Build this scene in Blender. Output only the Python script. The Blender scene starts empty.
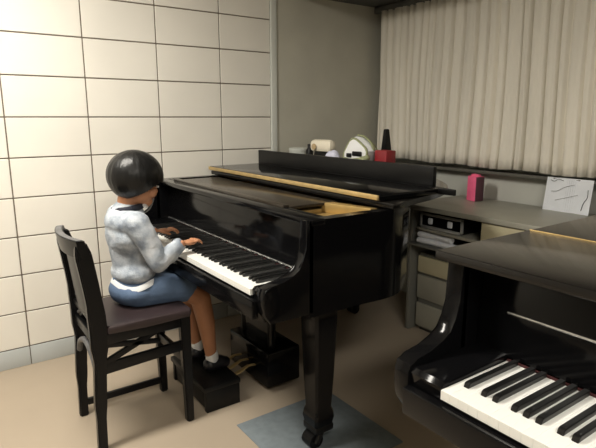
import bpy, bmesh, math, random
from mathutils import Vector, Matrix, Euler, noise
random.seed(7)
SC = bpy.context.scene
COL = SC.collection
H = 1.31                                   # eye height of the photographer
R = math.radians

# ------------------------------------------------------------------ materials
def mat(name, col, rough=.5, metal=0, spec=.5, bump=0, bscale=60, var=0, vscale=3, coat=0, emit=None, estr=0, stretch=None):
    m = bpy.data.materials.new(name); m.use_nodes = True
    nt = m.node_tree; b = nt.nodes['Principled BSDF']
    b.inputs['Base Color'].default_value = (*col, 1)
    b.inputs['Roughness'].default_value = rough
    b.inputs['Metallic'].default_value = metal
    b.inputs['Specular IOR Level'].default_value = spec
    b.inputs['Coat Weight'].default_value = coat
    if emit:
        b.inputs['Emission Color'].default_value = (*emit, 1); b.inputs['Emission Strength'].default_value = estr
    if bump or var:
        tc = nt.nodes.new('ShaderNodeTexCoord'); mp = nt.nodes.new('ShaderNodeMapping')
        nt.links.new(tc.outputs['Object'], mp.inputs['Vector'])
        if stretch: mp.inputs['Scale'].default_value = stretch
    if var:
        n = nt.nodes.new('ShaderNodeTexNoise'); n.inputs['Scale'].default_value = vscale; n.inputs['Detail'].default_value = 4
        nt.links.new(mp.outputs[0], n.inputs['Vector'])
        r = nt.nodes.new('ShaderNodeValToRGB')
        r.color_ramp.elements[0].position = .3; r.color_ramp.elements[1].position = .7
        r.color_ramp.elements[0].color = (*[c * (1 - var) for c in col], 1)
        r.color_ramp.elements[1].color = (*[min(1, c * (1 + var)) for c in col], 1)
        nt.links.new(n.outputs['Fac'], r.inputs[0]); nt.links.new(r.outputs[0], b.inputs['Base Color'])
    if bump:
        n = nt.nodes.new('ShaderNodeTexNoise'); n.inputs['Scale'].default_value = bscale; n.inputs['Detail'].default_value = 3
        nt.links.new(mp.outputs[0], n.inputs['Vector'])
        bp = nt.nodes.new('ShaderNodeBump'); bp.inputs['Strength'].default_value = bump; bp.inputs['Distance'].default_value = .01
        nt.links.new(n.outputs['Fac'], bp.inputs['Height']); nt.links.new(bp.outputs[0], b.inputs['Normal'])
    return m

M = {}
M['panel'] = mat('wall_panel_cream', (.80, .77, .70), .45, var=.035, vscale=2.5, bump=.03, bscale=8)
M['joint'] = mat('panel_joint', (.16, .13, .10), .9, bump=.1, bscale=90)
M['skirt_trim'] = mat('baseboard_grey', (.50, .53, .53), .5, var=.04)
M['olive'] = mat('olive_grey_paint', (.52, .505, .43), .55, var=.06, vscale=4)
M['greywall'] = mat('grey_paint', (.52, .525, .48), .6, var=.04, vscale=5)
M['plainwall'] = mat('room_paint', (.55, .53, .47), .7, var=.04, vscale=2)
M['trimw'] = mat('trim_pale', (.62, .64, .60), .4, var=.03)
M['ceil'] = mat('ceiling_board', (.62, .60, .55), .8, bump=.2, bscale=120, var=.04)
M['soffit'] = mat('soffit_dark', (.10, .10, .09), .7, var=.08, vscale=4)
M['sill'] = mat('sill_painted_shade', (.12, .115, .10), .5, var=.08)  # dark grey stands for the shade in the gap below the curtain
M['curtain'] = mat('curtain_cloth', (.82, .78, .69), .85, spec=.15, bump=.25, bscale=300, var=.07, vscale=9, stretch=(1, 1, .12))
M['black'] = mat('piano_black_polish', (.004, .004, .0045), .12, spec=.18, bump=.012, bscale=9)
M['black_lid'] = mat('piano_lid_black', (.010, .009, .008), .17, spec=.27, bump=.02, bscale=7)  # slightly browner, less polished black than the case
M['black_satin'] = mat('black_satin', (.006, .006, .006), .38, spec=.22, var=.2, vscale=9)
M['white_key'] = mat('key_white', (.86, .86, .82), .22, var=.02)
M['black_key'] = mat('key_black', (.008, .008, .008), .28)
M['felt'] = mat('felt_dark_red', (.06, .012, .012), .9, bump=.2, bscale=400)
M['brass'] = mat('brass_hinge', (.58, .42, .19), .5, metal=.55, var=.12, vscale=30)
M['plate'] = mat('iron_plate_gold', (.42, .29, .11), .38, metal=.5, var=.12, vscale=12)
M['steel'] = mat('chrome_strip', (.80, .80, .78), .25, metal=.85, var=.04, vscale=40)
M['desk_music'] = mat('music_desk_black', (.028, .022, .016), .22, spec=.4, bump=.02, bscale=8)
M['chair'] = mat('chair_black_lacquer', (.005, .005, .0055), .30, spec=.25, bump=.04, bscale=14)
M['chair_edge'] = mat('chair_grey_edge', (.10, .10, .105), .4, var=.3, vscale=30)  # grey for the painted top rail highlight, also scrolls and arch brace
M['seat'] = mat('seat_brown_vinyl', (.034, .022, .023), .42, bump=.08, bscale=160, var=.12, vscale=12)
M['skin'] = mat('skin', (.43, .20, .105), .5, spec=.35, bump=.03, bscale=120, var=.05, vscale=14)
M['lip'] = mat('lips', (.42, .16, .12), .45, var=.05)
M['eye_w'] = mat('eye_white', (.8, .79, .76), .2, var=.02)
M['eye_d'] = mat('eye_dark', (.015, .01, .008), .1, var=.02)
M['hair'] = mat('hair_black', (.007, .007, .007), .36, spec=.35, bump=.35, bscale=55, stretch=(1, 1, .10))
M['denim'] = mat('skirt_blue', (.115, .17, .27), .8, spec=.2, bump=.2, bscale=220, var=.12, vscale=16)
M['navy'] = mat('collar_navy', (.02, .022, .035), .8, bump=.2, bscale=200)
M['whitecloth'] = mat('white_cotton', (.78, .79, .80), .8, bump=.2, bscale=220, var=.05)
M['shoe'] = mat('shoe_black', (.012, .012, .016), .35, var=.1, vscale=20)
M['desk'] = mat('desk_top_grey_beige', (.35, .34, .285), .42, var=.06, vscale=6)
M['desk_side'] = mat('desk_frame_grey', (.17, .17, .15), .5, var=.05)
M['cream'] = mat('cream_drawer', (.60, .55, .37), .5, var=.04)
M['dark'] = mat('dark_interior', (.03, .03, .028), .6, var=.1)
M['silver'] = mat('deck_silver', (.55, .56, .55), .35, metal=.5, var=.06, vscale=20)
M['paper'] = mat('paper_white', (.82, .85, .90), .8, var=.05, vscale=14)
M['ink'] = mat('pencil_grey', (.10, .10, .11), .8, var=.1)
M['pink'] = mat('carton_pink', (.95, .15, .30), .5, var=.12, vscale=25)
M['pink_d'] = mat('carton_dark_side', (.10, .04, .055), .55, var=.1)
M['red'] = mat('box_red', (.24, .010, .016), .5, var=.15, vscale=20)
M['lime'] = mat('piping_lime', (.27, .29, .16), .7, var=.15, vscale=22)
M['cream_pl'] = mat('clock_cream', (.80, .74, .60), .4, var=.04)
M['palelilac'] = mat('tissue_pale_lilac', (.62, .63, .76), .8, var=.06, bump=.3, bscale=60)
M['pale'] = mat('pale_frosted_plastic', (.52, .54, .50), .4, var=.05)
M['mat'] = mat('carpet_tile_blue_grey', (.215, .25, .27), .95, spec=.1, bump=.5, bscale=450, var=.08, vscale=30)
M['rubber'] = mat('rubber_black', (.02, .02, .02), .7, var=.1)
M['tubes'] = mat('lamp_diffuser', (.9, .9, .85), .5, emit=(1, .93, .80), estr=9)

def floor_mat():
    m = mat('vinyl_floor', (.405, .335, .255), .50, spec=.35, var=.04, vscale=1.4)
    nt = m.node_tree; b = nt.nodes['Principled BSDF']
    tc = nt.nodes.new('ShaderNodeTexCoord'); n = nt.nodes.new('ShaderNodeTexNoise'); n.inputs['Scale'].default_value = 6
    nt.links.new(tc.outputs['Object'], n.inputs['Vector'])
    mr = nt.nodes.new('ShaderNodeMapRange'); mr.inputs[3].default_value = .38; mr.inputs[4].default_value = .6
    nt.links.new(n.outputs['Fac'], mr.inputs[0]); nt.links.new(mr.outputs[0], b.inputs['Roughness'])
    return m
M['floor'] = floor_mat()

def sweater_mat():
    m = mat('sweater_mottled', (.45, .49, .54), .85, spec=.15, bump=.3, bscale=160)
    nt = m.node_tree; b = nt.nodes['Principled BSDF']
    tc = nt.nodes.new('ShaderNodeTexCoord')
    n = nt.nodes.new('ShaderNodeTexNoise'); n.inputs['Scale'].default_value = 17; n.inputs['Detail'].default_value = 5
    nt.links.new(tc.outputs['Object'], n.inputs['Vector'])
    r = nt.nodes.new('ShaderNodeValToRGB'); e = r.color_ramp.elements
    e[0].position = .30; e[0].color = (.20, .23, .28, 1); e[1].position = .62; e[1].color = (.56, .59, .63, 1)
    k = r.color_ramp.elements.new(.47); k.color = (.38, .42, .47, 1)
    nt.links.new(n.outputs['Fac'], r.inputs[0]); nt.links.new(r.outputs[0], b.inputs['Base Color'])
    return m
M['sweater'] = sweater_mat()

# ------------------------------------------------------------------ helpers
def link(name, me, material=None, parent=None, smooth=True):
    o = bpy.data.objects.new(name, me); COL.objects.link(o)
    if material: me.materials.clear(); me.materials.append(material)
    if smooth:
        for p in me.polygons: p.use_smooth = True
        try: me.set_sharp_from_angle(angle=R(38))
        except Exception: pass
    if parent: o.parent = parent
    return o

def obj(name, bm, material, parent=None, smooth=True):
    bmesh.ops.recalc_face_normals(bm, faces=bm.faces)
    me = bpy.data.meshes.new(name); bm.to_mesh(me); bm.free()
    return link(name, me, material, parent, smooth)

def tag(o, label=None, cat=None, group=None, kind=None):
    if label: o['label'] = label
    if cat: o['category'] = cat
    if group: o['group'] = group
    if kind: o['kind'] = kind
    return o

def thing(name, label, cat, loc=(0, 0, 0), rz=0, group=None):
    o = bpy.data.objects.new(name, None); COL.objects.link(o)
    o.location = loc; o.rotation_euler = (0, 0, rz); o.empty_display_size = .05
    return tag(o, label, cat, group)

def box(bm, x0, x1, y0, y1, z0, z1, bev=0, mtx=None):
    r = bmesh.ops.create_cube(bm, size=1)
    vs = r['verts']
    for v in vs:
        v.co = Vector(((x0 + x1) / 2 + v.co.x * (x1 - x0), (y0 + y1) / 2 + v.co.y * (y1 - y0), (z0 + z1) / 2 + v.co.z * (z1 - z0)))
    if bev:
        es = list({e for v in vs for e in v.link_edges})
        q = bmesh.ops.bevel(bm, geom=es, offset=bev, segments=2, affect='EDGES', profile=.5)
        vs = list({v for f in q['faces'] for v in f.verts} | {v for v in vs if v.is_valid})
    if mtx:
        bmesh.ops.transform(bm, matrix=mtx, verts=vs)
    return bm
def B(*a, **k): return box(bmesh.new(), *a, **k)

def prism(bm, pts, a0, a1, axis='x', bev=0):
    """polygon pts (2D) extruded along axis from a0 to a1. axis x: pts=(y,z); y: (x,z); z: (x,y)"""
    def P(p, a):
        return {'x': (a, p[0], p[1]), 'y': (p[0], a, p[1]), 'z': (p[0], p[1], a)}[axis]
    v0 = [bm.verts.new(P(p, a0)) for p in pts]; v1 = [bm.verts.new(P(p, a1)) for p in pts]
    n = len(pts)
    c0 = bm.faces.new(v0); c1 = bm.faces.new(v1[::-1])
    for i in range(n): bm.faces.new((v0[i], v0[(i + 1) % n], v1[(i + 1) % n], v1[i]))
    if bev:
        es = list(set(c0.edges) | set(c1.edges))
        bmesh.ops.bevel(bm, geom=es, offset=bev, segments=2, affect='EDGES', profile=.5)
    return bm

def tube(bm, pts, rad, seg=10, sq=1.0, cap=True):
    """swept tube through pts; rad a number or list"""
    pts = [Vector(p) for p in pts]; n = len(pts)
    rs = rad if isinstance(rad, (list, tuple)) else [rad] * n
    rings = []; up = None
    for i, p in enumerate(pts):
        t = (pts[min(i + 1, n - 1)] - pts[max(i - 1, 0)]).normalized()
        if up is None:
            up = Vector((0, 0, 1)) if abs(t.z) < .9 else Vector((1, 0, 0))
        s = t.cross(up).normalized(); u = s.cross(t).normalized(); up = u
        rings.append([bm.verts.new(p + s * math.cos(a) * rs[i] + u * math.sin(a) * rs[i] * sq) for a in [2 * math.pi * k / seg for k in range(seg)]])
    for i in range(n - 1):
        for k in range(seg):
            bm.faces.new((rings[i][k], rings[i][(k + 1) % seg], rings[i + 1][(k + 1) % seg], rings[i + 1][k]))
    if cap:
        bm.faces.new(rings[0][::-1]); bm.faces.new(rings[-1])
    return bm

def catmull(pts, n=6, closed=False):
    out = []; m = len(pts)
    for i in range(m - 1):
        p0 = pts[max(i - 1, 0)]; p1 = pts[i]; p2 = pts[i + 1]; p3 = pts[min(i + 2, m - 1)]
        for k in range(n):
            t = k / n
            out.append(tuple(.5 * ((2 * b) + (-a + c) * t + (2 * a - 5 * b + 4 * c - d) * t * t + (-a + 3 * b - 3 * c + d) * t ** 3)
                             for a, b, c, d in zip(p0, p1, p2, p3)))
    out.append(tuple(pts[-1]))
    return out

def ball(bm, c, r, rot=None, seg=20):
    if not isinstance(r, (tuple, list)): r = (r, r, r)
    q = bmesh.ops.create_uvsphere(bm, u_segments=seg, v_segments=max(8, seg * 2 // 3), radius=1)
    m = Matrix.Translation(c) @ (rot.to_matrix().to_4x4() if rot else Matrix.Identity(4)) @ Matrix.Diagonal((*r, 1))
    bmesh.ops.transform(bm, matrix=m, verts=q['verts'])
    return bm

def limb(bm, pts, rs, steps=5):
    """chain of overlapping balls and cones, later fused by voxel remesh"""
    for i in range(len(pts) - 1):
        a = Vector(pts[i]); b = Vector(pts[i + 1]); ra, rb = rs[i], rs[i + 1]
        tube(bm, [a, a.lerp(b, .5), b], [ra, (ra + rb) / 2, rb], seg=16)
    for p, r in zip(pts, rs): ball(bm, p, r, seg=16)
    return bm

def fuse(name, bm, material, parent=None, voxel=.005, smooth=4, post=None):
    """voxel-remesh everything in bm into one continuous surface"""
    me = bpy.data.meshes.new(name); bmesh.ops.recalc_face_normals(bm, faces=bm.faces); bm.to_mesh(me); bm.free()
    t = bpy.data.objects.new(name + '_raw', me); COL.objects.link(t)
    m = t.modifiers.new('r', 'REMESH'); m.mode = 'VOXEL'; m.voxel_size = voxel; m.use_smooth_shade = True
    s = t.modifiers.new('s', 'SMOOTH'); s.iterations = smooth; s.factor = .5
    dg = bpy.context.evaluated_depsgraph_get()
    out = bpy.data.meshes.new_from_object(t.evaluated_get(dg))
    out.name = name
    bpy.data.objects.remove(t, do_unlink=True); bpy.data.meshes.remove(me)
    if post:
        for v in out.vertices: v.co = post(v.co.copy())
    o = bpy.data.objects.new(name, out); COL.objects.link(o)
    out.materials.clear(); out.materials.append(material)
    for p in out.polygons: p.use_smooth = True
    if parent: o.parent = parent
    return o

def struct(name, bm, m, label=None, smooth=True):
    o = obj(name, bm, m, None, smooth); o['kind'] = 'structure'
    if label: o['label'] = label
    return o

# ------------------------------------------------------------------ room shell  (x = along the window wall to the right, y = away)
XL, YB, XR, YF, ZC = -2.963, 2.86, 2.6, -2.6, 2.42
struct('floor', B(XL - .1, XR + .1, YF - .1, YB + .1, -.08, 0), M['floor'], 'smooth beige vinyl floor')
struct('ceiling', B(XL - .1, XR + .1, YF - .1, YB + .1, ZC, ZC + .1), M['ceil'], 'pale ceiling board')
# tiled left wall: cream panels with dark open joints
w = bmesh.new()
box(w, XL - .1, XL - .006, YF, 1.885, 0, ZC)
wl = struct('wall_left', w, M['joint'], 'wall of cream rectangular panels with dark joints')
pw, ph, g = .3955, .2022, .0032
pb = bmesh.new()
ys = [.3246 + pw * k for k in range(-8, 4)]
zs = [1.311 + ph * k for k in range(-6, 6)]
for i, y in enumerate(ys):
    for k, z in enumerate(zs):
        y1 = min(y + pw, 1.872); z1 = min(z + ph, ZC)
        if z >= ZC - .02: continue
        z0 = max(z, .105)
        box(pb, XL - .02, XL, y + g, y1 - g, z0 + g, z1 - g, bev=.0025)
pn = obj('panel', pb, M['panel'], wl, smooth=False); pn['label'] = 'cream glazed wall panels'
bb = bmesh.new()
for y in ys: box(bb, XL - .02, XL + .002, y + g * .7, min(y + pw, 1.872) - g * .7, 0, .102, bev=.002)
struct('baseboard_left', bb, M['skirt_trim'], 'pale grey base strip under the cream panels')
struct('trim_1', B(XL - .1, XL + .012, 1.872, 1.915, 0, ZC, bev=.003), M['trimw'], 'pale vertical strip at the end of the panelled wall')
struct('wall_left.001', B(XL - .1, XL, 1.915, YB, 0, ZC), M['olive'], 'plain olive grey end of the left wall')
struct('wall_back', B(XL, XR, YB, YB + .1, 0, ZC), M['greywall'], 'light grey wall under the window')
struct('wall_right', B(XR, XR + .1, YF, YB, 0, ZC), M['plainwall'])
struct('wall_front', B(XL, XR, YF - .1, YF, 0, ZC), M['plainwall'])
struct('trim_2', B(XL, XR, 2.0, YB, 2.09, ZC, bev=.004), M['soffit'], 'dark lowered soffit over the window wall')
struct('trim_3', B(XL + .002, XR, 2.78, YB, .968, .988, bev=.004), M['sill'], 'window sill under the curtain, painted dark for the shade there')
# carpet tile
cm = obj('carpet_tile', B(-1.815, -1.315, .955, 1.458, 0, .004, bev=.001), M['mat'])
tag(cm, 'square blue-grey carpet tile on the floor under the piano leg', 'carpet tile')

# curtain: one thing, a wavy cloth with thickness
rp = random.Random(11); PL = []; _x = -2.95
while _x < 0:
    _x += rp.uniform(.048, .095); PL.append((_x, rp.uniform(.022, .042), rp.uniform(.0045, .009)))
def fold(x):
    v = .008 * math.sin(x * 31 + 1.7 * math.sin(x * 7)) + .0025 * math.sin(x * 140)
    for c, d, w in PL:
        if abs(x - c) < .06: v += d * math.exp(-((x - c) / w) ** 2 * .5)
    return v - .012
cb = bmesh.new(); NX, NZ = 1000, 14; x0, x1 = -2.885, -.2
grid = []
for i in range(NX + 1):
    x = x0 + (x1 - x0) * i / NX; row = []
    zb = 1.022 - .018 * (x - x0) / 1.6 + .004 * math.sin(x * 14)
    for k in range(NZ + 1):
        t = k / NZ; z = zb + (2.05 - zb) * t
        amp = 1.05 - .35 * t
        y = 2.765 + fold(x + .012 * math.sin(t * 3.2 + x * 5) * (1 - t * .3)) * amp
        row.append(cb.verts.new((x, y, z)))
    grid.append(row)
for i in range(NX):
    for k in range(NZ): cb.faces.new((grid[i][k], grid[i + 1][k], grid[i + 1][k + 1], grid[i][k + 1]))
ct = thing('curtain', 'long pleated beige curtain hanging across the window wall', 'curtain', (-1.6, 2.765, 1.0))
bmesh.ops.translate(cb, verts=cb.verts, vec=(1.6, -2.765, -1.0))
cl = obj('cloth', cb, M['curtain'], ct); sd = cl.modifiers.new('t', 'SOLIDIFY'); sd.thickness = .002
obj('curtain_rail', B(-1.36, 1.4, .00, .03, 1.045, 1.088, bev=.004), M['soffit'], ct)

# ------------------------------------------------------------------ grand piano
PW = 1.505; Y0 = .83
def rel(v): return (v[0], v[1] - Y0, v[2])
# outer contour of the case seen from above: local x from bass side 0, world y
BENT = catmull([(PW, 1.02), (PW, 1.25), (PW, 1.45), (1.415, 1.60), (1.280, 1.76), (1.115, 1.93), (.935, 2.10), (.73, 2.25), (.54, 2.38),
                (.38, 2.49), (.24, 2.555), (.12, 2.575), (.035, 2.545), (0, 2.46)], 5)
def contour(y_start, off=0):
    pts = [p for p in BENT if p[1] >= y_start - 1e-6]
    pts = [(PW, y_start)] + [p for p in pts if p[1] > y_start + .01] + [(0, 2.2), (0, 1.8), (0, y_start)]
    if off:
        out = []
        n = len(pts)
        for i, p in enumerate(pts):
            a = Vector(pts[i - 1]) if i else Vector(p) - Vector((0, .1)); b = Vector(pts[i + 1]) if i < n - 1 else Vector(p) + Vector((0, -.1))
            t = (b - a).normalized(); nrm = Vector((t.y, -t.x))
            q = Vector(p) + nrm * off
            out.append((q.x, q.y))
        out[0] = (PW + off, y_start); out[-1] = (-off, y_start)
        pts = out
    return pts
def ring_wall(bm, outer, inner, z0, z1):
    n = len(outer)
    V = [[bm.verts.new((p[0], p[1] - Y0, z)) for p in L] for L, z in ((outer, z0), (outer, z1), (inner, z1), (inner, z0))]
    for a in range(4):
        b = (a + 1) % 4
        for i in range(n - 1): bm.faces.new((V[a][i], V[a][i + 1], V[b][i + 1], V[b][i]))
    bm.faces.new([V[a][0] for a in range(4)]); bm.faces.new([V[a][-1] for a in (3, 2, 1, 0)])
    return bm
def slab(bm, pts, z0, z1, bev=0):
    return prism(bm, [(p[0], p[1] - Y0) for p in pts], z0, z1, 'z', bev)

wk_mesh = [None]; bk_mesh = [None]
def key_meshes():
    b = B(-.01168, .01168, 0, .245, -.022, 0, bev=.0007); bmesh.ops.recalc_face_normals(b, faces=b.faces)
    me = bpy.data.meshes.new('white_key'); b.to_mesh(me); b.free(); me.materials.append(M['white_key']); wk_mesh[0] = me
    b = bmesh.new()
    prism(b, [(.0, 0), (.004, .0095), (.010, .0115), (.186, .0115), (.186, 0)], -.0068, .0068, 'x', bev=.0014)
    bmesh.ops.recalc_face_normals(b, faces=b.faces)
    me = bpy.data.meshes.new('black_key'); b.to_mesh(me); b.free(); me.materials.append(M['black_key']); bk_mesh[0] = me
key_meshes()

def pedal_lyre(t):  # lyre filled in and its box enlarged to imitate shade under the piano
    ly = bmesh.new()
    prism(ly, [(PW / 2 - .15, .61), (PW / 2 + .15, .61), (PW / 2 + .135, .40), (PW / 2 + .15, .16), (PW / 2 - .15, .16), (PW / 2 - .135, .40)], .42, .45, 'y', bev=.004)
    for x in (PW / 2 - .13, PW / 2 + .13):
        tube(ly, [(x, .435, .62), (x, .43, .45), (x, .43, .28), (x, .43, .16)], [.026, .020, .020, .026], 14)
    box(ly, PW / 2 - .19, PW / 2 + .19, .37, .56, .03, .21, bev=.01)
    box(ly, PW / 2 - .14, PW / 2 + .14, .40, .50, .60, .625, bev=.004)
    L = obj('pedal_lyre', ly, M['black'], t)
    for dx in (-.07, 0, .07):
        p = bmesh.new()
        tube(p, [(PW / 2 + dx, .38, .11), (PW / 2 + dx, .33, .115), (PW / 2 + dx, .28, .095), (PW / 2 + dx, .25, .09)], [.010, .010, .014, .012], 12, .35)
        obj('pedal', p, M['brass'], L)

def make_piano(name, label, x0, folded, strip_z, strip_x):
    t = thing(name, label, 'piano', (x0, Y0, 0))
    ks = .052 if folded else 0.      # the keyboard sits a little nearer the treble arm on the far piano
    # case: rim wall, bottom, key bed
    c = bmesh.new()
    ring_wall(c, contour(1.03), contour(1.03, -.045), .615, .965)
    slab(c, contour(1.03, -.04), .63, .65)
    box(c, .04, PW - .04, .865 - Y0, 1.12 - Y0, .62, .695, bev=.004)
    box(c, .13, PW - .13, 1.095 - Y0, 1.12 - Y0, .69, .76)
    obj('case', c, M['black'], t)
    prof = [(.870, .628), (.848, .66), (.842, .70), (.843, .735), (.850, .752), (.875, .760), (.925, .768), (.962, .777), (.990, .795),
            (1.008, .825), (1.016, .865), (1.018, .91), (1.018, .965), (1.05, .965), (1.05, .628)]
    prof = [(a - Y0, b) for a, b in prof]
    for xa, xb in ((0, .045), (PW - .045, PW)):
        obj('arm', prism(bmesh.new(), prof, xa, xb, 'x', bev=.005), M['black'], t)
    for xa, xb in ((.046, .138 + ks), (PW - .138 + ks, PW - .046)):
        b = bmesh.new(); prism(b, [(.022, .70), (.018, .735), (.028, .746), (.26, .748), (.26, .70)], xa, xb, 'x', bev=.004)
        obj('cheek_block', b, M['black'], t)
    obj('key_slip', B(.046, PW - .046, .836 - Y0 - .012, .862 - Y0 - .012, .64, .706, bev=.004), M['black'], t)
    # fallboard, standing up behind the keys
    f = bmesh.new()
    prism(f, [(1.088 - Y0, .742), (1.094 - Y0, .83), (1.104 - Y0, .958), (1.11 - Y0, .965), (1.124 - Y0, .965), (1.116 - Y0, .742)], .047, PW - .047, 'x', bev=.002)
    fb = obj('fallboard', f, M['black'], t)
    # thin metal strip set into the fallboard face
    s = B(strip_x[0], strip_x[1], 1.0845 - Y0 + (strip_z - .745) * .07, 1.092 - Y0 + (strip_z - .745) * .07, strip_z - .0026, strip_z + .0026, bev=.0006)
    st = obj('metal_strip', s, M['steel'], fb); st['label'] = 'thin bright metal strip along the fallboard'
    if folded:   # lock plate and end screw as seen beside the right cheek
        obj('fallboard_pin', tube(bmesh.new(), [(PW - .046, 1.07 - Y0, .768), (PW - .070, 1.07 - Y0, .768)], .006, 12), M['steel'], fb)
    obj('felt_strip', B(.14 + ks, PW - .14 + ks, 1.080 - Y0, 1.088 - Y0, .725, .7385), M['felt'], t)
    # keyboard
    kb = obj('keyboard', B(.139 + ks, PW - .139 + ks, .852 - Y0, 1.085 - Y0, .697, .712), M['black_satin'], t)
    pitch = 1.2256 / 52
    bx = .1397 + ks
    wi = 0
    for n in range(88):
        pc = (n + 9) % 12          # 0=C ; key 0 is A
        if pc in (0, 2, 4, 5, 7, 9, 11):
            o = bpy.data.objects.new('white_key', wk_mesh[0]); o.location = (bx + (wi + .5) * pitch, .842 - Y0, .735); wi += 1
        else:
            sh = {1: -.0018, 3: .0018, 6: -.0025, 8: 0, 10: .0025}[pc]
            o = bpy.data.objects.new('black_key', bk_mesh[0]); o.location = (bx + wi * pitch + sh, .893 - Y0, .7352)
        COL.objects.link(o); o.parent = kb
    # inside: gold iron plate with bars, strings area, music desk lying flat
    p = bmesh.new(); slab(p, contour(1.16, -.06), .915, .925)
    for k in range(5):
        xx = .2 + k * .25; box(p, xx, xx + .02, 1.18 - Y0, 1.9 - Y0, .922, .94, bev=.003)
    prism(p, [(1.22, 1.30 - Y0), (1.45, 1.36 - Y0), (1.45, 1.395 - Y0), (1.20, 1.345 - Y0)], .925, .966, 'z', bev=.004)
    obj('iron_plate', p, M['plate'], t)
    if folded:
        d = bmesh.new(); box(d, .13, 1.235, 1.13 - Y0, 1.37 - Y0, .955, .967, bev=.003)
        box(d, .13, 1.235, 1.10 - Y0, 1.13 - Y0, .950, .975, bev=.004)
        obj('music_desk', d, M['desk_music'], t)
    # lid: main lid and front flap
    main = contour(1.405, .02)
    if folded:
        main = [(PW + .02, 1.405)] + catmull([(PW + .02, 1.44), (1.475, 1.60), (1.43, 1.76), (1.335, 1.95), (1.19, 2.10), (.98, 2.24), (.70, 2.38), (.44, 2.50),
                (.26, 2.575), (.12, 2.595), (.0, 2.56), (-.02, 2.46)], 5) + [(-.02, 1.8), (-.02, 1.405)]
    l = bmesh.new(); slab(l, main, .968, .990, bev=.004)
    lid = obj('lid', l, M['black_lid'], t)
    if folded:
        r = bmesh.new(); box(r, -.005, PW + .005, 1.035 - Y0, 1.095 - Y0, .945, .968, bev=.006)
        obj('front_rail', r, M['black'], t)
        q = bmesh.new(); box(q, -.02, PW - .045, 1.395 - Y0, 1.735 - Y0, .9925, 1.018, bev=.004)
        fl = obj('lid_flap', q, M['black'], t); fl['label'] = 'front flap folded back onto the lid'
        obj('hinge', B(-.018, PW - .047, 1.386 - Y0, 1.396 - Y0, .997, 1.016, bev=.002), M['brass'], fl)['label'] = 'long brass hinge edge'
    else:
        q = bmesh.new(); box(q, -.02, PW + .02, .992 - Y0, 1.399 - Y0, .968, .990, bev=.004)
        fl = obj('lid_flap', q, M['black_lid'], t)
        h = bmesh.new()
        tube(h, [(-.018, 1.402 - Y0, .9895), (PW + .018, 1.402 - Y0, .9895)], .0018, 10)
        obj('hinge', h, M['plate'], fl)
    # legs with brass casters
    for (lx, ly) in ((PW - .125, 1.17), (.17, 1.16), (.36, 2.28)):
        g_ = bmesh.new()
        sec = [(.62, .062), (.60, .062), (.585, .054), (.56, .056), (.30, .047), (.17, .040), (.155, .046), (.13, .050), (.10, .044)]
        rings = []
        for z, r_ in sec:
            rings.append([g_.verts.new((lx + r_ * cx_, ly - Y0 + r_ * cy_, z)) for cx_, cy_ in ((-1, -.8), (-.8, -1), (.8, -1), (1, -.8), (1, .8), (.8, 1), (-.8, 1), (-1, .8))])
        for a, b in zip(rings, rings[1:]):
            for i in range(8): g_.faces.new((a[i], a[(i + 1) % 8], b[(i + 1) % 8], b[i]))
        g_.faces.new(rings[0]); g_.faces.new(rings[-1][::-1])
        lg = obj('leg', g_, M['black'], t)
        k = bmesh.new()
        box(k, lx - .045, lx + .045, ly - Y0 - .045, ly - Y0 + .045, .07, .10, bev=.006)
        tube(k, [(lx - .028, ly - Y0 - .03, .033), (lx + .028, ly - Y0 - .03, .033)], .033, 20)
        tube(k, [(lx - .034, ly - Y0 - .01, .075), (lx - .034, ly - Y0 - .035, .03)], .012, 8)
        tube(k, [(lx + .034, ly - Y0 - .01, .075), (lx + .034, ly - Y0 - .035, .03)], .012, 8)
        obj('caster', k, M['black_satin'], lg)
    pedal_lyre(t)
    return t

make_piano('grand_piano', 'black grand piano the child plays, its front lid flap folded back', -2.895, True, .7475, (.06, PW - .062))
make_piano('grand_piano', 'closed black grand piano at right with its bass keys in view', -.800, False, .850, (.125, 1.3))

# board standing on the lid of the left piano
bd = thing('black_board', 'long narrow black board standing upright across the far piano lid', 'board', (-2.2, 1.765, .990))
obj('panel', B(-.735, .718, -.011, .011, .012, .112, bev=.003), M['black_satin'], bd)
bs = bmesh.new(); prism(bs, [(-.735, -.022), (.72, -.022), (.83, -.006), (.83, .004), (.72, .022), (-.735, .022)], 0.0, .026, 'z', bev=.003)
obj('base_rail', bs, M['black_satin'], bd)

# ------------------------------------------------------------------ items on the piano lid behind the board
ZL = .990
# cream table clock on a dark foot
t = thing('table_clock', 'small rounded cream clock on a dark base behind the black board', 'clock', (-2.465, 1.93, ZL), R(8))
b = B(-.100, .075, -.03, .03, .115, .19, bev=.026); obj('body', b, M['cream_pl'], t)
b = bmesh.new(); prism(b, [(-.085, 0), (.085, 0), (.07, .115), (-.055, .118)], -.03, .03, 'y', bev=.006); obj('base', b, M['black_satin'], t)
b = bmesh.new(); tube(b, [(-.05, -.0352, .148), (-.05, -.039, .148)], .018, 20); obj('dial', b, mat('dial_tan', (.45, .33, .18), .5, var=.05), t)
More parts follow.
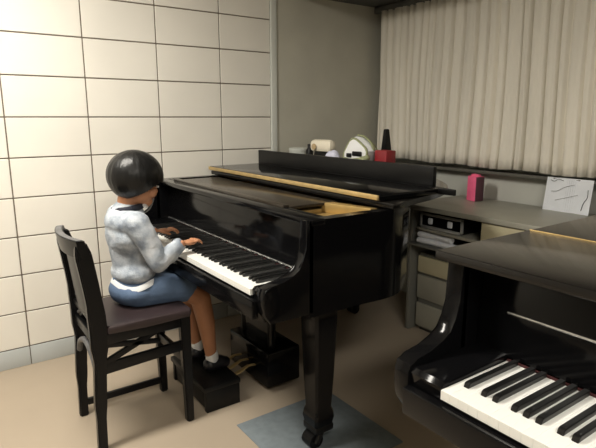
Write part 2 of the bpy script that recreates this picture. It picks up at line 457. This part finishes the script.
# black little box and pale container on its left
t = thing('black_bottle', 'tiny black bottle between the cream clock and a pale jar', 'bottle', (-2.61, 1.93, ZL))
b = bmesh.new(); tube(b, [(0, 0, 0), (0, 0, .005), (0, 0, .12), (0, 0, .135)], [.02, .022, .022, .014], 20); obj('body', b, M['black_satin'], t)
b = bmesh.new(); tube(b, [(0, 0, .135), (0, 0, .158)], .014, 18); obj('cap', b, M['rubber'], t)
t = thing('frosted_tub', 'pale translucent tub at the left end of the lid items', 'tub', (-2.73, 1.93, ZL))
b = bmesh.new(); tube(b, [(0, 0, 0), (0, 0, .004), (0, 0, .105), (0, 0, .112)], [.045, .05, .06, .06], 28); obj('body', b, M['pale'], t)
b = bmesh.new(); tube(b, [(0, 0, .112), (0, 0, .126), (0, 0, .130)], [.063, .063, .055], 28); obj('lid', b, M['pale'], t)
# lilac ball of tissue beside the clock
b = bmesh.new(); ball(b, (0, 0, .052), (.050, .045, .052), seg=32)
for v in b.verts:
    n_ = noise.noise(v.co * 40) * .008; v.co += v.co.normalized() * n_
    v.co.z = max(v.co.z, 0)
o = obj('tissue_ball', b, M['palelilac']); o.location = (-2.300, 1.86, ZL); tag(o, 'crumpled pale lilac tissue lying just right of the cream clock', 'tissue')
o.scale = (1, 1, 1.32)
# white soft bag with lime piping, tilted
t = thing('pouch', 'white puffy pouch with lime green piping, tilted on the piano lid', 'pouch', (-2.145, 1.93, ZL + .003), R(6))
TM = Matrix.Translation((0, 0, .120)) @ Matrix.Rotation(R(33), 4, 'Y')
b = bmesh.new(); box(b, -.082, .082, -.058, .058, -.082, .082, bev=.045, mtx=TM); obj('body', b, M['whitecloth'], t)
for s in (-1, 1):
    b = bmesh.new()
    pts = []
    for k in range(33):
        a = 2 * math.pi * k / 32
        cx_, cz_ = math.cos(a), math.sin(a)
        q = (abs(cx_) ** 4 + abs(cz_) ** 4) ** -.25
        pts.append(TM @ Vector((cx_ * q * .072, s * .040, cz_ * q * .072)))
    tube(b, pts, .0065, 10); obj('piping', b, M['lime'], t)
b = bmesh.new(); box(b, -.005, .060, -.064, -.052, .112, .138, bev=.005); box(b, -.045, -.010, -.066, -.052, .104, .126, bev=.004)
obj('patch', b, M['black_satin'], t)
b = bmesh.new(); tube(b, catmull([TM @ Vector(p) for p in ((-.07, 0, .075), (-.03, 0, .094), (.03, 0, .094), (.07, 0, .075))], 5), .010, 10, .5)
obj('strap', b, M['lime'], t)
b = bmesh.new(); limb(b, [(-.06, -.05, .085), (-.02, -.058, .075), (.05, -.055, .085), (.085, -.04, .105)], [.018, .022, .022, .016]); obj('bottom_roll', b, M['lime'], t)
# red box and black wedge
o = obj('red_box', B(-.052, .035, -.04, .03, 0, .150, bev=.004), M['red']); o.location = (-1.975, 1.965, ZL)
tag(o, 'red box behind the board, at the foot of the black tapered metronome', 'box')
t = thing('metronome', 'tall tapered black metronome rising behind the red box', 'metronome', (-2.09, 2.075, ZL))
t.scale = (.8, .8, .95)
b = bmesh.new()
r0 = [b.verts.new(p) for p in ((-.042, -.04, 0), (.042, -.04, 0), (.042, .04, 0), (-.042, .04, 0))]
r1 = [b.verts.new(p) for p in ((-.022, -.016, .27), (.006, -.016, .27), (.006, .016, .27), (-.022, .016, .27))]
for i in range(4): b.faces.new((r0[i], r0[(i + 1) % 4], r1[(i + 1) % 4], r1[i]))
b.faces.new(r0[::-1]); b.faces.new(r1)
bmesh.ops.bevel(b, geom=b.edges[:], offset=.004, segments=2, affect='EDGES')
obj('body', b, M['black_satin'], t)
obj('base', B(-.055, .055, -.045, .045, 0, .018, bev=.003), M['rubber'], t)

# ------------------------------------------------------------------ desk under the window
DZ = .81
t = thing('desk', 'long grey-beige desk under the window with an open shelf', 'desk', (-2.145, 2.28, 0))
# local x from 0 (left end) to 2.1, local y 0..0.55
b = bmesh.new()
arc = [(.0 + .09 - .09 * math.cos(a), .09 - .09 * math.sin(a)) for a in [k * math.pi / 12 for k in range(7)]]
prism(b, arc + [(1.14, 0), (1.14, .55), (0, .55)], DZ - .028, DZ, 'z', bev=.005)
obj('desk_top', b, M['desk'], t)
obj('side_panel', B(.002, .028, .06, .548, 0, DZ - .028, bev=.006), M['desk_side'], t)
obj('side_panel', B(1.11, 1.138, .03, .56, 0, DZ - .028, bev=.006), M['desk_side'], t)
b = bmesh.new()
arc2 = [(.028 + .08 - .08 * math.cos(a), .13 - .08 * math.sin(a)) for a in [k * math.pi / 12 for k in range(7)]]
prism(b, arc2 + [(.53, .025), (.53, .53), (.028, .53)], .655, .670, 'z', bev=.003)
obj('shelf', b, M['desk'], t)
obj('shelf', B(.028, .53, .02, .53, .560, .573, bev=.003), M['desk_side'], t)
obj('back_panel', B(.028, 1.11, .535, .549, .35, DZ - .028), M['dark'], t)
b = B(.535, 1.11, .03, .53, .665, DZ - .03); obj('drawer_box', b, M['desk_side'], t)
for k in range(1):
    d = obj('drawer', B(.540 + k * .77, 1.107 + k * .77, .012, .03, .672, DZ - .033, bev=.004), M['cream'], t)
    hb = bmesh.new(); tube(hb, [(.86 + k * .77, .012, .72), (.86 + k * .77, -.008, .72), (.98 + k * .77, -.008, .72), (.98 + k * .77, .012, .72)], .004, 8)
    obj('handle', hb, M['steel'], d)
# cassette deck on the shelf
t = thing('cassette_deck', 'silver framed cassette deck with two pale reels on the desk shelf', 'cassette deck', (-1.905, 2.335, .670), R(0))
obj('body', B(-.145, .145, .012, .24, 0.004, .092, bev=.004), M['black_satin'], t)
b = bmesh.new()
box(b, -.152, .152, 0, .014, .076, .090, bev=.003); box(b, -.152, .152, 0, .014, .002, .018, bev=.003)
box(b, -.152, -.137, 0, .014, .002, .090, bev=.003); box(b, .137, .152, 0, .014, .002, .090, bev=.003)
obj('front_frame', b, M['silver'], t)
obj('window', B(-.137, .137, .006, .013, .018, .076), M['black'], t)
for x in (-.075, .065):
    b = bmesh.new(); box(b, x - .016, x + .016, 0, .008, .030, .066, bev=.006); obj('reel', b, M['paper'], t)
# white rolled papers on top of the cabinet
for k, (z, l, yy) in enumerate(((.6285, .24, 2.325), (.591, .30, 2.325))):
    b = bmesh.new(); pts = []
    for j in range(9):
        u = j / 8; pts.append((-l / 2 + l * u, .012 * math.sin(u * 3.1), 0))
    tube(b, pts, [.021 * (1 if 0 < j < 8 else .9) for j in range(9)], 20, .88)
    o = obj('paper_roll', b, M['paper']); o.location = (-1.945 if k == 0 else -1.92, yy + .02, z - .0005)
    tag(o, ['white paper roll under the desk shelf, upper of the pair', 'white paper roll on the lower desk shelf, lower of the pair'][k], 'paper roll', 'paper rolls under the desk')
t = thing('drawer_cabinet', 'small grey-green drawer cabinet standing under the desk', 'cabinet', (-1.985, 2.38, 0))
obj('body', B(-.11, .33, .014, .33, .02, .50, bev=.008), M['desk_side'], t)
d = obj('drawer', B(-.108, .328, -.004, .016, .380, .485, bev=.008), M['cream'], t)
d = obj('drawer', B(-.108, .328, -.004, .016, .215, .365, bev=.008), M['desk'], t)
d = obj('drawer', B(-.108, .328, -.004, .016, .035, .185, bev=.008), M['desk'], t)
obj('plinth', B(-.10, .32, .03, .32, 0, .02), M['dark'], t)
# pink carton
t = thing('carton', 'upright bright pink carton standing on the desk', 'carton', (-1.95, 2.70, DZ), R(-14))
obj('body', B(-.042, .034, -.03, .03, 0, .150, bev=.004), M['pink'], t)
obj('side_panel', B(.0335, .042, -.028, .028, .002, .148, bev=.002), M['pink_d'], t)
b = bmesh.new(); prism(b, [(-.036, .148), (.030, .148), (.026, .162), (-.030, .162)], -.012, .012, 'y', bev=.002); obj('top_fold', b, M['pink'], t)
# drawing on white paper leaning at the wall
t = thing('drawing', 'white sheet with pencil strokes leaning at the back of the desk', 'drawing', (-1.42, 2.752, DZ))
PM = Matrix.Rotation(R(-8), 4, 'X')
b = bmesh.new()
cols = 24
for i in range(cols):
    xa, xb = -.125 + .25 * i / cols, -.125 + .25 * (i + 1) / cols
    box(b, xa, xb, .004 * math.sin(i * .5), .004 * math.sin(i * .5) + .0015, 0, .182)
bmesh.ops.remove_doubles(b, verts=b.verts, dist=.0001)
bmesh.ops.transform(b, matrix=PM, verts=b.verts); obj('sheet', b, M['paper'], t)
def stroke(name, pts, r):
    b = bmesh.new(); tube(b, [PM @ Vector((x, -.0055, z)) for x, z in pts], r, 6, .4); obj(name, b, M['ink'], t)
stroke('pencil_stroke', catmull([(-.09, .105), (-.055, .110), (-.02, .132), (.03, .150)], 5), .0022)
stroke('pencil_stroke', catmull([(-.06, .058), (-.02, .072), (.02, .086), (.055, .098)], 5), .0022)
stroke('pencil_stroke', catmull([(-.10, .165), (-.08, .160), (-.06, .172), (-.03, .166)], 5), .003)
stroke('pencil_stroke', catmull([(.085, .02), (.092, .06), (.106, .09), (.104, .13)], 5), .003)

# ------------------------------------------------------------------ footstool for the child
t = thing('footstool', 'low black footstool under the feet of the child', 'footstool', (-2.17, 1.02, 0))
obj('top', B(-.20, .20, -.14, .045, .10, .125, bev=.006), M['black_satin'], t)
for sx in (-1, 1):
    obj('side', B(sx * .185 - .012, sx * .185 + .012, -.13, .04, 0, .10, bev=.003), M['black_satin'], t)
obj('front', B(-.173, .173, -.125, -.105, 0.01, .10, bev=.003), M['black_satin'], t)

# ------------------------------------------------------------------ chair
t = thing('piano_chair', 'black wooden piano chair with a brown seat, the child sits on it', 'chair', (-2.13, .63, 0))
def sweep_box(bm, pts, w_, d_):
    """rectangular section sweep (w_ along x, d_ along path normal in yz)"""
    n = len(pts); P_ = [Vector(p) for p in pts]; rings = []
    for i in range(n):
        tt = (P_[min(i + 1, n - 1)] - P_[max(i - 1, 0)]).normalized()
        nr = Vector((1, 0, 0)).cross(tt).normalized()
        ww = w_[i] if isinstance(w_, (list, tuple)) else w_; dd = d_[i] if isinstance(d_, (list, tuple)) else d_
        rings.append([bm.verts.new(P_[i] + Vector((sx * ww / 2, 0, 0)) + nr * sy * dd / 2) for sx, sy in ((-1, -1), (1, -1), (1, 1), (-1, 1))])
    for a, c_ in zip(rings, rings[1:]):
        for i in range(4): bm.faces.new((a[i], a[(i + 1) % 4], c_[(i + 1) % 4], c_[i]))
    bm.faces.new(rings[0][::-1]); bm.faces.new(rings[-1])
    lng = [e for e in bm.edges]
    bmesh.ops.bevel(bm, geom=lng, offset=.005, segments=2, affect='EDGES')
    return bm
HX = .155
for sx in (-1, 1):
    b = sweep_box(bmesh.new(), catmull([(sx * HX, -.195, 0), (sx * HX, -.190, .2), (sx * HX, -.178, .44), (sx * HX, -.184, .62), (sx * (HX - .004), -.215, .855)], 4),
                  .034, [.036] * 4 + [.046] * 4 + [.066] * 4 + [.060] * 4 + [.040])
    obj('rear_leg', b, M['chair'], t)
    b = sweep_box(bmesh.new(), [(sx * HX, .178, 0), (sx * HX, .175, .2), (sx * HX, .172, .49)], .036, [.032, .038, .046])
    obj('front_leg', b, M['chair'], t)
# top rail: curved in plan, highlight on its upper face painted as a grey strip
def arc_bar(z0, z1, y0, y1, bow, th, half=HX, n=12):
    b = bmesh.new(); rr = []
    for i in range(n + 1):
        u = -1 + 2 * i / n; x = u * half; dy = -bow * (1 - u * u)
        rr.append([b.verts.new((x, y0 + dy - th / 2, z0)), b.verts.new((x, y0 + dy + th / 2, z0)), b.verts.new((x, y1 + dy + th / 2, z1)), b.verts.new((x, y1 + dy - th / 2, z1))])
    for a, c_ in zip(rr, rr[1:]):
        for i in range(4): b.faces.new((a[i], a[(i + 1) % 4], c_[(i + 1) % 4], c_[i]))
    b.faces.new(rr[0][::-1]); b.faces.new(rr[-1]); return b
b = arc_bar(.80, .868, -.205, -.218, .030, .030, half=HX + .018)
bmesh.ops.bevel(b, geom=[e for e in b.edges if e.calc_face_angle(0) > .5], offset=.006, segments=2, affect='EDGES')
obj('top_rail', b, M['chair'], t)
obj('rail_highlight', arc_bar(.8675, .8705, -.218, -.219, .030, .022, half=HX + .012), M['chair_edge'], t)['label'] = 'grey top edge of the backrest, a painted highlight'
# wide back panel, with lower opening and lattice curves
b = arc_bar(.555, .81, -.178, -.207, .018, .012, half=HX - .012); obj('back_panel', b, M['chair'], t)
for sx in (-1, 1):
    b = bmesh.new(); tube(b, catmull([(sx * .11, -.188, .585), (sx * .03, -.188, .56), (sx * .06, -.186, .53), (sx * .12, -.184, .50)], 6), .009, 8); obj('lattice_scroll', b, M['chair_edge'], t)
    b = bmesh.new(); tube(b, catmull([(-sx * .12, -.184, .59), (-sx * .02, -.184, .55), (sx * .08, -.184, .50)], 6), .008, 8); obj('lattice_scroll', b, M['chair'], t)
obj('back_rail', B(-HX, HX, -.198, -.172, .53, .555, bev=.004), M['chair'], t)
obj('back_rail', B(-HX, HX, -.198, -.165, .445, .485, bev=.004), M['chair'], t)
b = bmesh.new(); tube(b, catmull([(-HX + .01, -.190, .32), (-HX + .05, -.190, .375), (0, -.190, .41), (HX - .05, -.190, .375), (HX - .01, -.190, .32)], 6), .013, 10); obj('arch_brace', b, M['chair_edge'], t)
# seat and its frame
b = bmesh.new(); prism(b, [(-.135, -.172), (.135, -.172), (.137, -.150), (.180, -.145), (.185, .0), (.185, .19), (.16, .205), (-.16, .205), (-.185, .19), (-.185, .0), (-.180, -.145), (-.137, -.150)], .488, .520, 'z', bev=.010)
obj('seat', b, M['seat'], t)
for sx in (-1, 1):
    obj('seat_rail', B(sx * HX - .014, sx * HX + .014, -.17, .17, .445, .489, bev=.003), M['chair'], t)
    obj('side_rail', prism(bmesh.new(), [(-.17, .322), (-.17, .368), (.165, .380), (.165, .338)], sx * HX - .010, sx * HX + .010, 'x', bev=.003), M['chair'], t)
    b = bmesh.new(); box(b, -.009, .009, -.115, .115, -.012, .012, bev=.003, mtx=Matrix.Translation((sx * HX, -.06, .408)) @ Matrix.Rotation(R(22), 4, 'X'))
    obj('diagonal_brace', b, M['chair'], t)
    b = bmesh.new(); box(b, -.009, .009, -.115, .115, -.010, .010, bev=.003, mtx=Matrix.Translation((sx * HX, -.05, .424)) @ Matrix.Rotation(R(-9), 4, 'X'))
    obj('diagonal_brace', b, M['chair'], t)
obj('seat_rail', B(-HX, HX, .158, .186, .445, .489, bev=.003), M['chair'], t)
obj('front_rail', B(-HX, HX, .160, .182, .27, .31, bev=.003), M['chair'], t)
obj('low_bar', B(-HX - .008, -HX + .010, -.175, .170, .045, .075, bev=.003), M['chair'], t)  # low bar between the legs, left side only

# ------------------------------------------------------------------ child
ch = thing('person', 'child with black bowl haircut in grey sweater and blue skirt playing piano', 'person', (-2.13, .62, .45))
OR = Vector((-2.13, .62, .45))
SH = Vector((-.060, .034, 0))
def W_(*p):
    k = max(0., min(1., (.90 - p[1]) / .15)) if p[2] > .6 else 1.   # hands stay on the keys
    q = Vector(p) + SH * k; q.y += .018 * k * max(0., min(1., (.95 - p[2]) / .3))
    lift = .065 * max(0., min(1., (.90 - p[2]) / .32)) if p[2] > .58 else .065      # raised hips, unchanged shoulders
    lift *= max(0., min(1., (.90 - p[1]) / .12))
    if p[2] > .93: q.z -= .006
    return q + Vector((0, 0, lift)) - OR
HC = W_(-2.115, .668, 1.060)
HM = Matrix.Translation(HC) @ Euler((R(-15), 0, R(4))).to_matrix().to_4x4()
def hp(*p): return HM @ Vector(p)
hrot = Euler((R(-15), 0, R(4)))
body = bmesh.new()
ball(body, hp(0, -.012, .012), (.074, .090, .086), hrot); ball(body, hp(0, .022, -.030), (.060, .066, .080), hrot)
ball(body, hp(0, .050, -.082), (.038, .036, .030), hrot)
for s in (-1, 1):
    ball(body, hp(s * .033, .062, -.040), (.026, .022, .026), hrot)
    ball(body, hp(s * .074, -.008, -.022), (.009, .016, .026), hrot)
limb(body, [hp(0, .080, -.010), hp(0, .094, -.034)], [.008, .0105])
limb(body, [hp(0, -.022, -.055), W_(-2.125, .625, .945)], [.042, .044])
# trunk
limb(body, [W_(-2.13, .62, .54), W_(-2.13, .618, .68), W_(-2.13, .612, .82), W_(-2.125, .615, .90)], [.075, .072, .078, .062])
ball(body, W_(-2.13, .605, .84), (.105, .066, .085)); ball(body, W_(-2.13, .61, .530), (.090, .075, .055))
RA = [W_(-2.005, .625, .885), W_(-1.972, .672, .672), W_(-1.995, .800, .762)]
LA = [W_(-2.255, .625, .885), W_(-2.330, .680, .675), W_(-2.275, .785, .765)]
for A in (RA, LA): limb(body, A, [.042, .031, .020])
def hand(side, wr, dirv, spread):
    d = dirv.normalized(); sd_ = Vector((0, 0, 1)).cross(d).normalized() * -1   # to the right of the pointing direction
    up = Vector((0, 0, 1))
    palm = wr + d * .038 + up * -.002
    fr = math.atan2(d.y, d.x) - math.pi / 2
    ball(body, palm, (.026, .036, .0125), Euler((R(-6), 0, fr)))
    fing = [(-.021, .040, .0060), (-.008, .047, .0064), (.006, .044, .0062), (.020, .033, .0054)]
    if side > 0: thumb_s = -1
    else: thumb_s = 1; fing = [(-x, l, r) for x, l, r in fing]
    for x, l, r in fing:
        b0 = palm + sd_ * x * .9 + d * .022
        b1 = b0 + d * l * .45 + sd_ * x * spread + up * .006
        b2 = b1 + d * l * .36 + sd_ * x * spread * .6 + up * -.007
        b3 = b2 + d * l * .22 + up * -.012
        limb(body, [b0, b1, b2, b3], [r * 1.12, r, r * .92, r * .8])
    th0 = palm + sd_ * thumb_s * .016 - d * .018
    th1 = th0 + sd_ * thumb_s * .022 + d * .020 + up * -.004
    th2 = th1 + sd_ * thumb_s * .008 + d * .022 + up * -.006
    limb(body, [th0, th1, th2], [.009, .0075, .006])
hand(1, RA[2], Vector((-.30, .95, 0)), .25)
hand(-1, LA[2], Vector((.20, .95, 0)), .25)
# legs: hip, knee, ankle, foot
for s, xh, xk, xa in ((1, -2.075, -2.050, -2.055), (-1, -2.185, -2.225, -2.215)):
    limb(body, [W_(xh, .64, .518), W_(xk, .78, .512), W_(xk, .890, .495)], [.050, .048, .044])
    limb(body, [W_(xk, .890, .490), W_(xk, .912, .38), W_(xa, .935, .20), W_(xa, .94, .175)], [.046, .041, .026, .026])
    limb(body, [W_(xa, .94, .165), W_(xa, .985, .150)], [.024, .017])
bo = fuse('body', body, M['skin'], ch, voxel=.0034, smooth=3)
nrm = [v.normal.copy() for v in bo.data.vertices]
for v, n_ in zip(bo.data.vertices, nrm):        # slimmer under the clothes
    c = v.co
    if c.y < .25 and .035 < c.z < .475:
        f = min(1, (.25 - c.y) / .05) * min(1, (.475 - c.z) / .03)
        if c.y > .09 and c.z > .24: f *= .4
        v.co = c - n_ * .016 * f
# eyes, brows, mouth
for s in (-1, 1):
    e = bmesh.new(); ball(e, hp(s * .029, .0835, -.012), (.012, .006, .0065), hrot); eo = obj('eye', e, M['eye_w'], ch)
    e = bmesh.new(); ball(e, hp(s * .029, .0885, -.013), (.0048, .0022, .0050), hrot); obj('iris', e, M['eye_d'], eo)
e = bmesh.new(); tube(e, [hp(-.018, .0835, -.066), hp(-.006, .0885, -.063), hp(.006, .0885, -.063), hp(.018, .0835, -.066)], [.002, .0042, .0042, .002], 10); obj('mouth', e, M['lip'], ch)

# hair: bowl cut cap, thick, cut along a line that climbs from nape to fringe
hb = bmesh.new()
q = bmesh.ops.create_uvsphere(hb, u_segments=72, v_segments=48, radius=1)
for v in hb.verts:
    n_ = v.co.copy()
    x, y, z = n_.x * .108, n_.y * .117 - .008, n_.z * .108 + .014
    # lower edge height by direction
    yy = n_.y
    cut = -.118 + .125 * max(0, min(1, (yy + .55) / 1.25)) ** 1.0
    if z < cut:
        dz = cut - z
        k = max(.0, 1 - dz / .10)
        x *= .84 * (.35 + .65 * k) if dz > .012 else (1 - dz * 10); y = (y + .008) * (.84 * (.35 + .65 * k) if dz > .012 else (1 - dz * 10)) - .008
        z = cut + min(dz, .02) * .25 + (.02 if dz > .012 else 0)
    a = math.atan2(n_.y, n_.x)
    w_ = 1 + .010 * math.sin(a * 23) * (1 - n_.z) * .6 + .006 * math.sin(a * 51 + 1)
    v.co = HM @ Vector((x * w_, y * w_, z))
obj('hair', hb, M['hair'], ch)

# sweater
sw = bmesh.new()
limb(sw, [W_(-2.13, .616, .560), W_(-2.13, .615, .70), W_(-2.13, .610, .80), W_(-2.128, .612, .885)], [.084, .084, .088, .074])
ball(sw, W_(-2.13, .618, .60), (.126, .092, .062)); ball(sw, W_(-2.13, .605, .80), (.126, .084, .10)); ball(sw, W_(-2.13, .610, .872), (.138, .082, .066)); limb(sw, [W_(-2.128, .618, .90), W_(-2.126, .625, .932)], [.074, .056])
limb(sw, [W_(-2.01, .620, .880), W_(-1.985, .655, .77), W_(-1.970, .672, .672), W_(-1.985, .735, .705), W_(-2.002, .783, .748)], [.054, .046, .041, .036, .030])
limb(sw, [W_(-2.25, .620, .880), W_(-2.30, .650, .78), W_(-2.330, .680, .675), W_(-2.300, .74, .72), W_(-2.282, .770, .752)], [.054, .046, .041, .036, .030])
def wrinkle(c):
    n_ = noise.noise(c * 13) * .007 + noise.noise(c * 30 + Vector((3, 1, 7))) * .004
    d = Vector((c.x * .6, c.y * .9, 0))
    if d.length > 1e-4: c += d.normalized() * n_
    return c
so = fuse('sweater', sw, M['sweater'], ch, voxel=.005, smooth=5, post=wrinkle)
# hem band, shirt showing under the sweater
hm = bmesh.new()
rings = []
for z, sx, sy, dz in ((.562, .118, .090, 0), (.548, .126, .096, 0), (.540, .128, .098, 0), (.536, .122, .092, 0), (.538, .100, .075, 0)):
    rings.append([hm.verts.new(W_(-2.13 + sx * math.cos(a),   .620 + sy * math.sin(a), z + .010 * math.sin(a * 3))) for a in [2 * math.pi * k / 48 for k in range(48)]])
for a, c_ in zip(rings, rings[1:]):
    for i in range(48): hm.faces.new((a[i], a[(i + 1) % 48], c_[(i + 1) % 48], c_[i]))
obj('shirt_hem', hm, M['whitecloth'], ch)
# collar: navy band with white front flap
cb_ = bmesh.new()
pts = [W_(-2.125 + .054 * math.cos(a), .628 + .056 * math.sin(a), .944 + .006 * math.sin(a) ) for a in [2 * math.pi * k / 32 for k in range(33)]]
tube(cb_, pts, .0135, 10); obj('collar_band', cb_, M['navy'], ch)
for s in (-1, 1):
    b = bmesh.new(); ball(b, W_(-2.122 + s * .030, .690, .950), (.026, .013, .008), Euler((R(-35), 0, s * R(-25)))); obj('collar', b, M['whitecloth'], ch)
# cuffs
for A, nm in ((RA, 1), (LA, -1)):
    b = bmesh.new(); d = (A[2] - A[1]).normalized()
    tube(b, [A[2] - d * .085, A[2] - d * .045, A[2] - d * .004], [.036, .034, .028], 20); obj('cuff', b, M['sweater'] if nm > 0 else M['whitecloth'], ch)
# skirt
sk = bmesh.new()
ball(sk, W_(-2.13, .618, .512), (.134, .108, .072)); ball(sk, W_(-2.13, .68, .505), (.134, .11, .062))
for s_, xh, xk in ((1, -2.075, -2.060), (-1, -2.185, -2.205)):
    limb(sk, [W_(xh, .62, .512), W_(xk, .73, .508), W_(xk, .812, .512)], [.072, .068, .064])
ball(sk, W_(-2.132, .75, .500), (.10, .10, .056)); limb(sk, [W_(-2.13, .615, .55), W_(-2.13, .618, .615)], [.090, .084])
def flat_seat(c):
    lo = .071
    if c.y < .20 and c.z < lo: c.z = lo + (c.z - lo) * .02
    n_ = noise.noise(c * 16) * .004
    c.z += n_ if c.z > .085 else 0
    return c
fuse('skirt', sk, M['denim'], ch, voxel=.005, smooth=5, post=flat_seat)
# socks and shoes
for xa in (-2.055, -2.215):
    b = bmesh.new(); limb(b, [W_(xa, .938, .205), W_(xa, .94, .168)], [.031, .030]); 
    fuse('sock', b, M['whitecloth'], ch, voxel=.004, smooth=2)
    b = bmesh.new(); limb(b, [W_(xa, .928, .158), W_(xa, .975, .158), W_(xa, 1.005, .150)], [.034, .034, .027])
    def fl(c):
        if c.z < -.3235: c.z = -.3235
        return c
    fuse('shoe', b, M['shoe'], ch, voxel=.004, smooth=2, post=fl)

# ------------------------------------------------------------------ lamps
def lamp(x, y, power, rz=0, label=''):
    t = thing('ceiling_light', label, 'ceiling light', (x, y, ZC), rz, 'ceiling lights')
    b = bmesh.new()
    box(b, -.62, .62, -.15, -.135, -.06, 0); box(b, -.62, .62, .135, .15, -.06, 0); box(b, -.62, -.605, -.135, .135, -.06, 0); box(b, .605, .62, -.135, .135, -.06, 0)
    box(b, -.62, .62, -.15, .15, -.01, 0)
    obj('housing', b, M['trimw'], t)
    obj('diffuser', B(-.60, .60, -.13, .13, -.045, -.035, bev=.003), M['tubes'], t)
    L = bpy.data.lights.new('lamp', 'AREA'); L.shape = 'RECTANGLE'; L.size = 1.18; L.size_y = .25; L.energy = power; L.color = (1, .95, .86)
    o = bpy.data.objects.new('lamp', L); o.location = (x, y, ZC - .062); o.rotation_euler = (0, 0, rz); COL.objects.link(o)
lamp(-1.9, -.15, 42, R(90), 'fluorescent ceiling light near the panelled wall')
lamp(.7, .2, 30, R(90), 'unseen ceiling light added to brighten the curtain')  # second fixture, added out of view to brighten curtain and back wall
wd = bpy.data.worlds.new('World'); SC.world = wd; wd.use_nodes = True
wd.node_tree.nodes['Background'].inputs[0].default_value = (.5, .5, .48, 1); wd.node_tree.nodes['Background'].inputs[1].default_value = .05

# ------------------------------------------------------------------ camera
cam = bpy.data.cameras.new('camera'); co = bpy.data.objects.new('camera', cam); COL.objects.link(co)
cam.sensor_width = 36; cam.sensor_fit = 'HORIZONTAL'; cam.lens = 520 / 596 * 36; cam.clip_start = .02
yaw = R(54.8); pit = R(11.6)
look = Vector((-math.sin(yaw) * math.cos(pit), math.cos(yaw) * math.cos(pit), -math.sin(pit)))
co.location = (0, 0, H); co.rotation_euler = look.to_track_quat('-Z', 'Y').to_euler()
SC.camera = co
SC.view_settings.view_transform = 'Standard'; SC.view_settings.look = 'None'; SC.view_settings.gamma = 1; SC.view_settings.use_curve_mapping = False
SC.view_settings.exposure = 0.42
